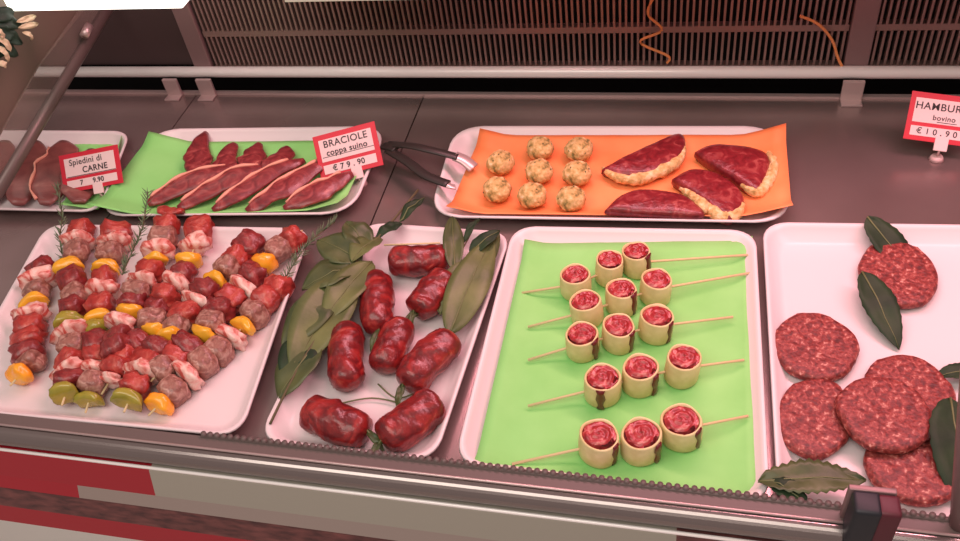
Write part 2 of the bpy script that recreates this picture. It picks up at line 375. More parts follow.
# ------------------------------------------------------------------ skewers with mixed meat
KIND = {'R': ('meat_cube', 'redmeat', (1.12, .0185, .0150), 4.4, .15), 'D': ('meat_cube', 'darkmeat', (1.12, .0180, .0150), 4.2, .16),
        'S': ('sausage_slice', 'sausage', (1.12, .0170, .0155), 4.0, .08), 'B': ('bacon_fold', 'bacon', (.62, .0212, .0175), 3.4, .18),
        'Y': ('pepper_piece', 'yellow', (.62, .0175, .0135), 2.8, .10), 'O': ('pepper_piece', 'orange', (.80, .0170, .0140), 2.8, .10),
        'G': ('pepper_piece', 'green', (.66, .0175, .0140), 2.8, .10)}
KEB = [
 ('leftmost mixed skewer, ending in an orange pepper piece near the tray edge', .020, [(41, 270, 'D'), (39, 281, 'B'), (37, 291, 'S'), (34, 301, 'Y'), (31, 314, 'B'), (30, 327, 'R'), (29, 341, 'R'), (28, 353, 'D'), (32, 362, 'S'), (21, 374, 'O')]),
 ('second mixed skewer from the left, topped by glossy red meat', .023, [(81, 230, 'R'), (79, 241, 'B'), (77, 252, 'S'), (70, 267, 'Y'), (73, 282, 'D'), (76, 296, 'S'), (73, 308, 'D'), (70, 321, 'G'), (73, 334, 'B'), (73, 346, 'S'), (71, 360, 'R'), (70, 371, 'B'), (70, 381, 'D'), (66, 393, 'G')]),
 ('third mixed skewer from the left, with a grey sausage chunk low down', .020, [(117, 233, 'R'), (115, 244, 'B'), (111, 255, 'S'), (107, 267, 'Y'), (104, 280, 'R'), (103, 292, 'B'), (101, 305, 'R'), (99, 318, 'Y'), (97, 331, 'G'), (98, 345, 'D'), (101, 357, 'R'), (98, 370, 'B'), (94, 385, 'S'), (90, 398, 'G')]),
 ('fourth mixed skewer from the left, next to the upright rosemary sprig', .031, [(167, 227, 'R'), (163, 239, 'S'), (158, 250, 'B'), (155, 260, 'Y'), (150, 272, 'R'), (143, 282, 'B'), (138, 293, 'S'), (133, 304, 'D'), (130, 314, 'Y'), (121, 325, 'B'), (119, 338, 'D'), (118, 350, 'D')]),
 ('fifth mixed skewer, lying across the middle of the skewer pile', .024, [(199, 230, 'R'), (196, 245, 'B'), (188, 262, 'Y'), (184, 273, 'D'), (177, 285, 'B'), (166, 297, 'R'), (158, 309, 'D'), (152, 321, 'S'), (152, 332, 'Y'), (138, 344, 'D'), (124, 356, 'R'), (117, 368, 'R'), (110, 380, 'B')]),
 ('sixth mixed skewer, headed by dark folded meat below the bare tray', .026, [(249, 245, 'D'), (236, 258, 'R'), (229, 269, 'S'), (217, 280, 'Y'), (207, 292, 'D'), (197, 303, 'B'), (186, 314, 'R'), (177, 326, 'S'), (168, 338, 'Y'), (159, 350, 'D'), (149, 362, 'R'), (142, 374, 'B'), (136, 386, 'R'), (130, 399, 'G')]),
 ('seventh mixed skewer, with a bright orange pepper below its red tip', .026, [(291, 240, 'R'), (279, 250, 'S'), (263, 264, 'O'), (254, 276, 'D'), (243, 288, 'B'), (231, 299, 'R'), (220, 311, 'D'), (211, 323, 'S'), (202, 335, 'Y'), (189, 347, 'D'), (176, 358, 'R'), (163, 370, 'S')]),
 ('rightmost mixed skewer, ending in a big yellow-orange pepper at front', .020, [(278, 288, 'R'), (266, 301, 'R'), (255, 314, 'S'), (245, 325, 'Y'), (232, 338, 'B'), (219, 351, 'S'), (204, 364, 'S'), (189, 376, 'B'), (174, 390, 'S'), (161, 403, 'O')]),
]
for ki, (lab, z, ch) in enumerate(KEB):
    pts = [at(x, y, z + random.uniform(-.002, .003)) for x, y, k in ch]
    t = thing('meat_skewer', lab, 'skewer', V((pts[0].x, pts[0].y, .005)), 'mixed meat skewers on the left tray')
    a = pts[0] + (pts[0] - pts[1]).normalized() * .022; b = pts[-1] + (pts[-1] - pts[-2]).normalized() * .02
    bm = bmesh.new(); tube(bm, [a] + pts + [b], .0014, 6); obj('skewer_stick', bm, 'wood', t)
    for i, (x, y, k) in enumerate(ch):
        nm, mt, dm, p, amp = KIND[k]
        q0 = pts[max(i - 1, 0)]; q1 = pts[min(i + 1, len(pts) - 1)]; tt = q1 - q0
        sp = tt.length / (2 if 0 < i < len(pts) - 1 else 1)
        ax = axes(tt) @ Matrix.Rotation(random.uniform(-.25, .25), 3, 'Z') @ Matrix.Rotation(random.uniform(-.5, .5), 3, 'X')
        w = random.uniform(.88, 1.12)
        bm = bmesh.new(); blob(bm, pts[i] + V((0, 0, random.uniform(-.001, .002))), (sp * .56 * dm[0], dm[1] * w, dm[2] * random.uniform(.9, 1.15)), ax, 3, p, amp, seed=ki * 20 + i)
        if k in 'YOG':   # hollow the pepper piece on its underside so it bows like a cut pepper
            for v in bm.verts:
                l = ax.transposed() @ (v.co - pts[i]); v.co += ax @ V((l.y * l.y * 16 * (1 if i % 2 else -1), 0, 0))
        obj(nm, bm, mt, t, label={'Y': 'yellow pepper piece', 'O': 'orange pepper piece', 'G': 'green pepper piece'}.get(k))

# ------------------------------------------------------------------ herbs
def needle_sprig(pix, z0, z1, label, n=70, ln=.012):
    pts = smooth_path([at(x, y, z0 + (z1 - z0) * i / (len(pix) - 1)) for i, (x, y) in enumerate(pix)], 8)
    t = thing('rosemary_sprig', label, 'herb', pts[0])
    bm = bmesh.new(); tube(bm, pts, .0009, 6); obj('stem', bm, 'stem', t)
    bm = bmesh.new()
    for i in range(n):
        f = i / n * (len(pts) - 1.01); k = int(f); p = pts[k].lerp(pts[k + 1], f - k); tg = (pts[k + 1] - pts[k]).normalized()
        r = V((random.uniform(-1, 1), random.uniform(-1, 1), random.uniform(-.3, 1))); r = (r - tg * r.dot(tg)).normalized()
        e = p + (r * .75 + tg * .8) * ln * random.uniform(.6, 1.1)
        tube(bm, [p, p.lerp(e, .5), e], [.0005, .0008, .0002], 4)
    obj('needles', bm, 'rosemary', t)
needle_sprig([(64, 262), (60, 240), (62, 215), (57, 186)], .02, .05, 'pale rosemary sprig standing at the top left of the skewers')
needle_sprig([(122, 275), (133, 250), (143, 225), (148, 192)], .035, .06, 'rosemary sprig upright between third and fourth skewers', 80, .013)
needle_sprig([(283, 283), (295, 262), (312, 240), (335, 222)], .03, .04, 'rosemary sprig leaning over the right rim of the skewer tray', 70, .013)

def leaf_mesh(base, tip, width, side_curl=.15, arch=.006, serr=0, th=.0006, seg=18, up=V((0, 0, 1)), tilt=0, wob=.002, seed=0):
    L = (tip - base); ax = L.normalized(); s = ax.cross(up).normalized(); n = s.cross(ax).normalized()
    if tilt: rot = Matrix.Rotation(tilt, 3, ax); s = rot @ s; n = rot @ n
    bm = bmesh.new(); cols = 7; top = []; bot = []
    for i in range(seg + 1):
        t = i / seg; w = width * .5 * (math.sin(PI * min(1, max(0, t ** .85))) ** .75 if 0 < t < 1 else 0) + .0004
        if serr and i % 2: w *= 1 - serr
        c = base.lerp(tip, t) + n * arch * math.sin(PI * t)
        rt, rb = [], []
        for j in range(cols):
            v = j / (cols - 1) * 2 - 1
            h = side_curl * abs(v) * w + wob * noise.noise(V((t * 4, v * 1.5, seed)))*2
            p = c + s * v * w + n * h
            rt.append(bm.verts.new(p + n * th)); rb.append(bm.verts.new(p))
        top.append(rt); bot.append(rb)
    for i in range(seg):
        for j in range(cols - 1):
            bm.faces.new((top[i][j], top[i + 1][j], top[i + 1][j + 1], top[i][j + 1])); bm.faces.new((bot[i][j], bot[i][j + 1], bot[i + 1][j + 1], bot[i + 1][j]))
        bm.faces.new((top[i][0], bot[i][0], bot[i + 1][0], top[i + 1][0])); bm.faces.new((top[i][-1], top[i + 1][-1], bot[i + 1][-1], bot[i][-1]))
    bm.faces.new(top[0] + bot[0][::-1]); bm.faces.new(top[-1][::-1] + bot[-1])
    rib = [base.lerp(tip, t / 8) + n * (arch * math.sin(PI * t / 8) + th + .0004 + wob * 2 * noise.noise(V((t / 8 * 4, 0, seed)))) for t in range(9)]
    return bm, rib
def leaf(p0, z0, p1, z1, wpx, label, material, parent=None, name='bay_leaf', **kw):
    a = at(*p0, z0); b = at(*p1, z1); w = wpx * (.00118 if parent is None else .00160)
    bm, rib = leaf_mesh(a, b, w, **kw)
    if parent is None:
        t = thing(name, label, 'leaf', a)
        obj('blade', bm, material, t); par = t
    else:
        par = obj('leaf', bm, material, parent)
    r = bmesh.new(); tube(r, rib, [.0012 * (1 - .8 * i / 8) for i in range(9)], 6); obj('midrib', r, 'vein', par)
    return par
# broad leaved branch at the left of the rolls
br = thing('leafy_branch', 'large leafy green branch lying over the left side of the meat roll tray', 'leaf branch', at(270, 425, .02))
bm = bmesh.new(); tube(bm, smooth_path([at(270, 424, .022), at(296, 372, .03), at(328, 318, .036), (at(352, 268, .038)), at(385, 230, .035), at(418, 190, .03)], 6), [.0016] * 31, 8); obj('branch_stem', bm, 'stem', br)
for a, za, b, zb_, w, s, mt in [((350, 275), .036, (292, 372), .028, 44, 1, 'leaf_light'), ((318, 345), .03, (279, 400), .02, 34, 2, 'leaf'), ((362, 262), .036, (318, 240), .038, 30, 3, 'leaf'),
                            ((355, 268), .037, (302, 290), .035, 36, 4, 'leaf'), ((372, 262), .036, (322, 322), .036, 30, 5, 'leaf_light'), ((368, 250), .036, (346, 222), .042, 24, 6, 'leaf'), ((380, 238), .036, (352, 262), .042, 26, 8, 'leaf_light'),
                            ((312, 335), .03, (286, 385), .022, 30, 7, 'leaf_dark'), ((335, 290), .036, (283, 350), .03, 32, 9, 'leaf')]:
    leaf(a, za, b, zb_, w, None, mt, br, seed=s, tilt=.15 * (-1) ** s)
br2 = thing('leafy_branch', 'pale green leafy cluster along the right rim of the meat roll tray', 'leaf branch', at(450, 330, .02))
bm = bmesh.new(); tube(bm, smooth_path([at(442, 338, .02), at(458, 295, .028), at(468, 262, .03), at(476, 240, .03)], 6), [.0013] * 19, 8); obj('branch_stem', bm, 'stem', br2)
for a, za, b, zb_, w, s, mt in [((449, 335), .022, (492, 238), .034, 32, 11, 'leaf_light'), ((458, 300), .024, (499, 232), .030, 24, 12, 'leaf'), ((455, 272), .028, (452, 217), .034, 17, 13, 'leaf'),
                            ((470, 255), .030, (500, 231), .04, 14, 14, 'leaf_dark'), ((440, 315), .02, (463, 262), .03, 20, 15, 'leaf_light')]:
    leaf(a, za, b, zb_, w, None, mt, br2, seed=s, tilt=.1)
tw = thing('herb_twig', 'small curled dark herb twig above the pale green leafy cluster', 'herb', at(462, 250, .03))
bm = bmesh.new(); tube(bm, smooth_path([at(462, 250, .03), at(470, 235, .034), at(476, 222, .038)], 5), .0012, 6); obj('stem', bm, 'stem', tw)
bm, rb = leaf_mesh(at(464, 243, .032), at(480, 218, .04), .009, seed=5); obj('leaf', bm, 'leaf_dark', tw)
bm, rb = leaf_mesh(at(402, 224, .03), at(375, 240, .034), .018, seed=6)
tag(obj('bay_leaf', bm, 'leaf_dark'), 'small dark leaf on the tray rim above the meat rolls', 'leaf')
leaf((400, 222), .03, (425, 198), .032, 14, 'dark pointed leaf between the back trays, below the tongs', 'leaf_dark', seed=9)

# ------------------------------------------------------------------ cured meat rolls
def roll(p0, p1, r, label, z=.024, seed=0, herb=True):
    a = at(*p0, z); b = at(*p1, z); t = thing('meat_roll', label, 'meat roll', V(((a.x + b.x) / 2, (a.y + b.y) / 2, .004)), 'cured meat rolls on the narrow tray')
    ax = axes(b - a); L = (b - a).length; c = (a + b) / 2; n = 30; m_ = 36; rings = []
    for i in range(n + 1):
        u = i / n * 2 - 1; rad = r * (1 - .10 * u * u) * (1 - abs(u) ** 9) ** .5 if abs(u) < 1 else r * .02
        ridge = 1 + .02 * math.sin(u * 7 + seed)
        rg = []
        for k in range(m_):
            th = 2 * PI * k / m_; q_ = V((u * 2.5, math.cos(th), math.sin(th)))
            w = rad * ridge * (1 + .10 * noise.noise(q_ * 1.3 + V((seed, 0, 0))) + .05 * noise.noise(V((u * 1.5, math.cos(th) * 5, math.sin(th) * 5 + seed)))) * (1 + .05 * (1 if ((th / (2 * PI) + u * .45 + seed * .3) % 1) < .5 else -1))
            rg.append(c + ax @ V((u * L / 2, math.cos(th) * w, math.sin(th) * w * .95)))
        rings.append(rg)
    bm = bmesh.new(); loft(bm, rings); obj('wrapped_meat', bm, 'roll', t)
    if herb:
        s0 = b if seed % 2 else a; d = ax @ V((1 if seed % 2 else -1, .5, 0))
        bm = bmesh.new(); tube(bm, smooth_path([s0 - d * .012 + V((0, 0, .004)), s0 + d * .008, s0 + d * .028 - V((0, 0, .012))], 4), .0011, 6)
        bm2, _ = leaf_mesh(s0 - d * .004, s0 + d * .026 - V((0, 0, .008)), .008, seed=seed)
        obj('herb_stalk', bm, 'vein', t); obj('herb_leaf', bm2, 'leaf', t)
    return t
rt = roll((388, 262), (450, 258), .0215, 'horizontal dark roll at the top of the narrow tray, pinned by a toothpick', .025, 1, False)
bm = bmesh.new(); tube(bm, [at(384, 245, .046), at(440, 243, .05)], .0012, 6); obj('toothpick', bm, 'wood', rt)
roll((414, 312), (449, 276), .0215, 'roll lying diagonally right of centre, just under the toothpicked one', .025, 2)
roll((375, 274), (379, 331), .0215, 'long upright-lying roll beside the leafy branch', .025, 3)
roll((347, 326), (346, 387), .0215, 'roll lower left of the longest one, overlapped by leaf tip', .025, 4)
roll((379, 370), (405, 322), .0205, 'middle roll tucked between its neighbours', .024, 5)
roll((403, 386), (453, 336), .0225, 'plump roll at the right, third row from the front', .026, 6)
roll((304, 412), (368, 432), .0230, 'bright glossy roll at the front left corner of the narrow tray', .025, 7)
roll((381, 442), (440, 400), .0235, 'marbled roll at the front right of the narrow tray', .025, 8)
for pts, lab in (([(338, 404), (372, 398), (404, 404)], 'thin pale herb stalk lying left above the front rolls'), ([(378, 384), (396, 398), (418, 392)], 'thin pale herb stalk lying right above the front rolls')):
    bm = bmesh.new(); tube(bm, smooth_path([at(x, y, .008) for x, y in pts], 5), .001, 6); tag(obj('herb_stalk', bm, 'vein'), lab, 'herb')

# ------------------------------------------------------------------ pinwheel skewers
PW = [
 ('pinwheel skewer at the very back of the green paper', [(575, 273), (608, 259), (637, 251)], [(522, 293), (748, 255)], .0178, (5, 5, 4)),
 ('pinwheel skewer second from the back, touching the rear one', [(587, 300), (621, 289), (655, 278)], [(528, 327), (750, 273)], .0182, (0, 1, 0)),
 ('pinwheel skewer in the middle row of five', [(582, 332), (617, 324), (655, 315)], [(528, 360), (733, 317)], .0186, (0, 1, 1)),
 ('pinwheel skewer second from the front, its left meat seam dripping down', [(602, 376), (640, 366), (682, 357)], [(528, 406), (744, 360)], .0194, (2, 0, 0)),
 ('pinwheel skewer nearest the front rail', [(597, 434), (641, 432), (682, 418)], [(512, 464), (748, 416)], .0204, (1, 1, 1)),
]
ZT = .041
for si, (lab, cs, st, r, fl) in enumerate(PW):
    tops = [at(x, y, ZT) for x, y in cs]
    t = thing('pinwheel_skewer', lab, 'skewer', V((tops[1].x, tops[1].y, .006)), 'pinwheel skewers on the green paper')
    a = at(*st[0], .010); b = at(*st[1], .014); A0 = V((tops[0].x, tops[0].y, .021)); B0 = V((tops[2].x, tops[2].y, .021))
    bm = bmesh.new(); tube(bm, [a, A0, V((tops[1].x, tops[1].y, .021)), B0, b], .0016, 6); obj('skewer_stick', bm, 'wood', t)
    for ci, p in enumerate(tops):
        base = V((p.x, p.y, .0065)); n = 36; wob = random.uniform(0, 6)
        tilt = Matrix.Rotation(random.uniform(-.08, .08), 3, 'X') @ Matrix.Rotation(random.uniform(-.08, .08), 3, 'Y')
        def ringp(rad, h, bump_=0): return [base + tilt @ V((math.cos(2 * PI * k / n) * rad * (1 + .06 * math.sin(2 * 2 * PI * k / n + wob)), math.sin(2 * PI * k / n) * rad * (1 + .04 * math.cos(3 * 2 * PI * k / n + wob)), h)) for k in range(n)]
        hh = ZT - .0065
        bm = bmesh.new(); loft(bm, [ringp(r * .93, 0), ringp(r * 1.02, .003), ringp(r * 1.03, hh * .5), ringp(r * 1.0, hh - .002), ringp(r * .96, hh), ringp(r * .88, hh - .0006), ringp(r * .84, hh - .006)])
        w_ = obj('pale_wrap', bm, 'dough', t)
        bm = bmesh.new()
        # spiralled meat filling dome
        rings = []
        for i in range(10):
            f = 1 - i / 9; rad = r * .90 * max(f, .01)
            rings.append([base + tilt @ V((math.cos(2 * PI * k / n) * rad, math.sin(2 * PI * k / n) * rad, hh - .002 + .0040 * (1 - f * f) + .0012 * math.sin((f * 2.4 + k / n) * 2 * PI) + .0022 * noise.noise(V((math.cos(2 * PI * k / n) * f * 3, math.sin(2 * PI * k / n) * f * 3, si * 3 + ci))))) for k in range(n)])
        loft(bm, rings); obj('meat_filling', bm, 'filling', t)
        if fl[ci] != 5 and (fl[ci] or ci % 2 == 1 or si in (2,)):
            a0 = -.55 if fl[ci] != 2 else -1.6
            bm = bmesh.new(); rg = []
            for i in range(7):
                h = hh * (1 - i / 6 * .92); w = .0050 * (1 - .25 * i / 6 + .25 * math.sin(i * 1.7 + ci + si))
                pts = []
                for dr, sg in ((.0, -1), (.0016, -.8), (.0022, 0), (.0016, .8), (0, 1)):
                    an = a0 + sg * w / r; pts.append(base + tilt @ V((math.cos(an) * (r * 1.02 + dr), math.sin(an) * (r * 1.02 + dr), h)))
                rg.append(pts)
            loft(bm, rg); obj('meat_seam', bm, 'flap', t)

# ------------------------------------------------------------------ patties
def patty(cx_, cy_, wpx, hpx, ang, z, label, seed, th=.0115, tilt=(0, 0)):
    c = at(cx_, cy_, z + th / 2); kx = (at(cx_ + 10, cy_, z) - at(cx_ - 10, cy_, z)).length / 20; ky = (at(cx_, cy_ + 10, z) - at(cx_, cy_ - 10, z)).length / 20
    rx, ry = wpx / 2 * kx, hpx / 2 * ky * .97; n = 48; rings = []
    rot = Matrix.Rotation(ang, 3, 'Z') ; tl = Matrix.Rotation(tilt[0], 3, 'X') @ Matrix.Rotation(tilt[1], 3, 'Y')
    for f, h in ((.90, -1), (.97, -.75), (1.0, -.1), (.985, .5), (.94, .85), (.85, .98), (.6, 1), (.3, 1.02), (.02, 1.02)):
        rg = []
        for k in range(n):
            a = 2 * PI * k / n; e = 1 + .035 * noise.noise(V((math.cos(a) * 1.6, math.sin(a) * 1.6, seed))) * 2 + .012 * noise.noise(V((math.cos(a) * 9, math.sin(a) * 9, seed)))*2
            zz = h * th / 2 + (.0009 * noise.noise(V((math.cos(a) * f * 7, math.sin(a) * f * 7, seed + 4))) if h > .4 else 0)
            rg.append(c + tl @ (rot @ V((math.cos(a) * rx * f * e, math.sin(a) * ry * f * e, zz))))
        rings.append(rg)
    bm = bmesh.new(); loft(bm, rings); return tag(obj('beef_patty', bm, 'patty'), label, 'patty', 'ground beef patties on the right tray')
patty(898, 274, 78, 66, 0, .006, 'ground beef patty alone at the top of the right tray, between two leaves', 1)
patty(815, 347, 85, 68, -.15, .006, 'ground beef patty at the left, fully uncovered, below the lone one', 2)
patty(815, 417, 76, 82, -.3, .006, 'left ground beef patty nearest the horizontal bay leaf, partly covered', 3)
patty(908, 392, 88, 76, 0, .006, 'ground beef patty mostly hidden beneath the topmost one, towards the back', 4)
patty(912, 468, 98, 72, -.2, .0062, 'lowest ground beef patty, at the front beside the clamp', 5)
patty(884, 414, 96, 74, -.1, .0185, 'large topmost ground beef patty lying over its neighbours', 6)

leaf((867, 217), .032, (915, 276), .0005, 36, 'dark bay leaf peeking out behind the lone patty', 'leaf_dark', seed=21, tilt=0, serr=.06, arch=.0, side_curl=.05)
leaf((862, 272), .026, (899, 350), .006, 32, 'dark bay leaf draped in front of the lone patty', 'leaf_dark', seed=22, tilt=.1, serr=.06)
leaf((758, 482), .024, (866, 481), .024, 34, 'serrated green bay leaf lying flat at the front rim left of the clamp', 'leaf', seed=23, serr=.16, seg=24, side_curl=.2)
leaf((808, 506), .022, (762, 478), .022, 20, 'small dark leaf fragment under the front bay leaf', 'leaf_dark', seed=26, serr=.1)
leaf((990, 372), .012, (932, 378), .010, 20, 'dark bay leaf poking in from the right edge beside the hidden patty', 'leaf_dark', seed=24, serr=.06)
leaf((950, 398), .024, (955, 502), .010, 46, 'dark upright-lying bay leaf over the right side of the lowest patty', 'leaf_dark', seed=25, serr=.06, tilt=-.25)

# ------------------------------------------------------------------ crumbed balls
balls = [((501, 163), 'back left crumbed ball, leftmost column'), ((497, 190), 'front left crumbed ball, leftmost column'),
         ((540, 149), 'back ball of the middle column'), ((539, 172), 'middle column ball with dark green fleck'), ((532, 196), 'front ball of the middle column'),
         ((579, 150), 'back ball of the right column'), ((577, 174), 'centre ball of the right column'), ((571, 199), 'front ball of the right column with brown spot')]
for i, ((x, y), lab) in enumerate(balls):
    t = thing('crumbed_ball', lab + ' on orange paper', 'meatball', at(x, y, .0065), 'crumbed balls on the orange paper')
    c = at(x, y, .022); c.z = .0228
    bm = bmesh.new(); blob(bm, c, (.0204, .0204, .0165), Matrix.Identity(3), 4, 2, .05, seed=i + 40)
    for v in bm.verts: v.co += (v.co - c).normalized() * .0009 * noise.noise((v.co - c) * 420 + V((i, 0, 0)))*2
    obj('crumb_coat', bm, 'ball', t)
    bm = bmesh.new()
    for k in range(7):
        d = V((random.uniform(-1, 1), random.uniform(-1, .8), random.uniform(.1, 1))).normalized(); p = c + V((d.x * .0202, d.y * .0202, d.z * .0163))
        blob(bm, p, (.0015, .001, .0006), axes(d.orthogonal()), 1, 2, .1, seed=k)
    obj('herb_flecks', bm, 'leaf', t)

# ------------------------------------------------------------------ half-moon cutlets (pixel outlines, top face at given height)
def moon(outline, crumbs, label, z=.024, seed=0, th=.017):
    pts = [at(x, y, z) for x, y in outline]; pts = smooth_path(pts + [pts[0]], 4)[:-1]
    c = sum(pts, V()) / len(pts)
    t = thing('half_moon_cutlet', label, 'cutlet', V((c.x, c.y, .006)), 'half-moon cutlets on the orange paper')
    rings = []
    for f, h in ((.97, -th), (1.04, -th * .6), (1.03, -.003), (.97, .0), (.85, .0018), (.6, .003), (.3, .0036), (.02, .0038)):
        rings.append([V((c.x + (p.x - c.x) * f, c.y + (p.y - c.y) * f, z + h + (.0012 * noise.noise(p * 60 * f + V((seed, 0, 0))) if h > -.001 else 0))) for p in pts])
    bm = bmesh.new(); loft(bm, rings); obj('meat', bm, 'halfmoon', t)
    cp = smooth_path([at(x, y, z - .006) for x, y in crumbs], 6); bm = bmesh.new()
    fr_ = frames(cp); L = len(cp); rg = []
    for i, (p, tg, s, n_) in enumerate(fr_):
        e = math.sin(PI * (i + .6) / (L + .2)) ** .5; a_ = .0078 * e * (1 + .35 * noise.noise(p * 160)); 
        rg.append([p + s * math.cos(2 * PI * k / 12) * a_ + V((0, 0, 1)) * math.sin(2 * PI * k / 12) * a_ * 1.15 for k in range(12)])
    loft(bm, rg)
    for v in bm.verts: v.co += V((noise.noise(v.co * 300), noise.noise(v.co * 310 + V((3, 0, 0))), noise.noise(v.co * 320))) * .0016
    obj('crumb_edge', bm, 'crumb', t)
moon([(603, 168), (625, 156), (655, 142), (680, 133), (684, 148), (672, 162), (650, 172), (622, 173)], [(602, 168), (618, 178), (640, 179), (662, 171), (679, 160), (685, 143)], 'half-moon cutlet at the back left, crumbed along its curved front', seed=1)
moon([(696, 151), (712, 144), (745, 146), (766, 153), (768, 168), (757, 189), (735, 177), (712, 163)], [(768, 152), (774, 166), (768, 182), (757, 193), (741, 184)], 'half-moon cutlet at the back right with crumbs at its right end', seed=2)
moon([(606, 209), (622, 194), (645, 189), (675, 192), (694, 201), (702, 213), (670, 213), (630, 211)], [(690, 196), (700, 204), (705, 212)], 'half-moon cutlet lying flat at the front left by the tray rim', z=.030, th=.012, seed=3)
moon([(673, 178), (690, 169), (712, 171), (735, 184), (743, 200), (730, 217), (710, 205), (690, 190)], [(680, 188), (700, 202), (720, 216), (736, 215), (744, 202)], 'half-moon cutlet in the front middle right with crumbed lower edge', seed=4)

# ------------------------------------------------------------------ fanned meat slices
def mslice(p0, p1, w0, w1, z0, z1, label, seed, material='slice', fat=True, group='red meat slices on the green paper', name='meat_slice'):
    a = at(*p0, z0); b = at(*p1, z1); L = b - a; ax = axes(L); n = 16; rings = []; side = []
    t = thing(name, label, 'meat', V(((a.x + b.x) / 2, (a.y + b.y) / 2, .006)), group)
    for i in range(n + 1):
        u = i / n; w = (w0 + (w1 - w0) * u) * (math.sin(PI * (u * .90 + .05)) ** .7) * (1 + .28 * noise.noise(V((u * 6, seed * 2.3, 1))))
        w *= 1.28; c = a.lerp(b, u) + ax @ V((0, .004 * math.sin(u * 5 + seed), .004 * math.sin(u * PI) + .0015 * math.sin(u * 9 + seed)))
        rg = []
        for k in range(12):
            th = 2 * PI * k / 12; rg.append(c + ax @ V((0, math.cos(th) * w * (1 + .3 * noise.noise(V((u * 5, math.cos(th), seed)))), math.sin(th) * .0042 + .25 * w * math.cos(th))))
        rings.append(rg); side.append(c + ax @ V((0, w * .93, .25 * w + .0022)))
    bm = bmesh.new(); loft(bm, rings); obj('lean_meat', bm, material, t)
    if fat:
        bm = bmesh.new(); tube(bm, side[2:-1], [.0022 + .0009 * math.sin(i * 1.3 + seed) for i in range(len(side[2:-1]))], 7); obj('fat_rim', bm, 'fat', t)
SL = [((206, 133), (194, 184), .012, .020, 'peaked meat slice rising highest at the left of the fan', False), ((237, 145), (214, 182), .015, .014, 'folded slice just right of the peaked one, top row', False),
      ((262, 145), (238, 182), .016, .013, 'folded slice in the middle of the top row', False), ((289, 148), (262, 184), .016, .013, 'folded slice at the right of the top row', False),
      ((238, 163), (148, 205), .012, .014, 'long slice reaching the far left front, red end over the rim', True), ((272, 163), (178, 209), .012, .013, 'long slice second from the left in the front row', True),
      ((304, 160), (212, 210), .012, .013, 'long middle slice of the front row with pale fat edge', True), ((334, 162), (246, 211), .012, .014, 'long slice second from the right in the front row', True),
      ((354, 176), (284, 209), .013, .015, 'rightmost long slice, below the price card', True)]
for i, (p0, p1, w0, w1, lab, fat) in enumerate(SL): mslice(p0, p1, w0, w1, .017 + i * .0008, .014 + i * .0008, lab, i, fat=fat)
mslice((158, 209), (182, 214), .009, .010, .026, .026, 'bright red scrap of meat on the front rim of the sliced meat tray', 12, 'redmeat', False)
for i, (p0, p1, lab) in enumerate([((8, 142), (-10, 202), 'haze-toned meat slice at the frame edge in the far left tray'), ((38, 142), (20, 203), 'haze-toned meat slice behind the strut in the far left tray'),
                                   ((64, 142), (48, 203), 'haze-toned meat slice left of the first price card'), ((90, 150), (80, 203), 'haze-toned meat slice behind the first price card')]):
    mslice(p0, p1, .024, .025, .018, .016, lab, 20 + i, 'slice_hazed', i % 2 == 0, 'haze-toned meat slices in the far left tray')

# ------------------------------------------------------------------ tongs
tg_ = thing('serving_tongs', 'dark open tongs with pale tips resting on the orange-lined tray', 'tongs', at(388, 148, .02))
def arm(pix, z, w):
    pts = smooth_path([at(x, y, zz) for (x, y), zz in zip(pix, z)], 6); bm = bmesh.new(); tube(bm, pts, w, 8, 1.0, .35); return bm
obj('arm', arm([(388, 144), (412, 146), (435, 151), (458, 157)], [.03, .045, .045, .038], .0078), 'tong', tg_)
obj('arm', arm([(388, 150), (408, 162), (425, 175), (448, 184)], [.03, .036, .036, .034], .0082), 'tong', tg_)
obj('hinge', arm([(383, 146), (390, 147), (396, 149)], [.03, .032, .034], .009), 'tong', tg_)
obj('tip', arm([(455, 156), (464, 160), (474, 168)], [.038, .034, .026], .0105), 'tong_tip', tg_, label='pale steel tip')
obj('tip', arm([(444, 183), (450, 186), (455, 187)], [.034, .031, .028], .006), 'tong_tip', tg_, label='pale steel tip')

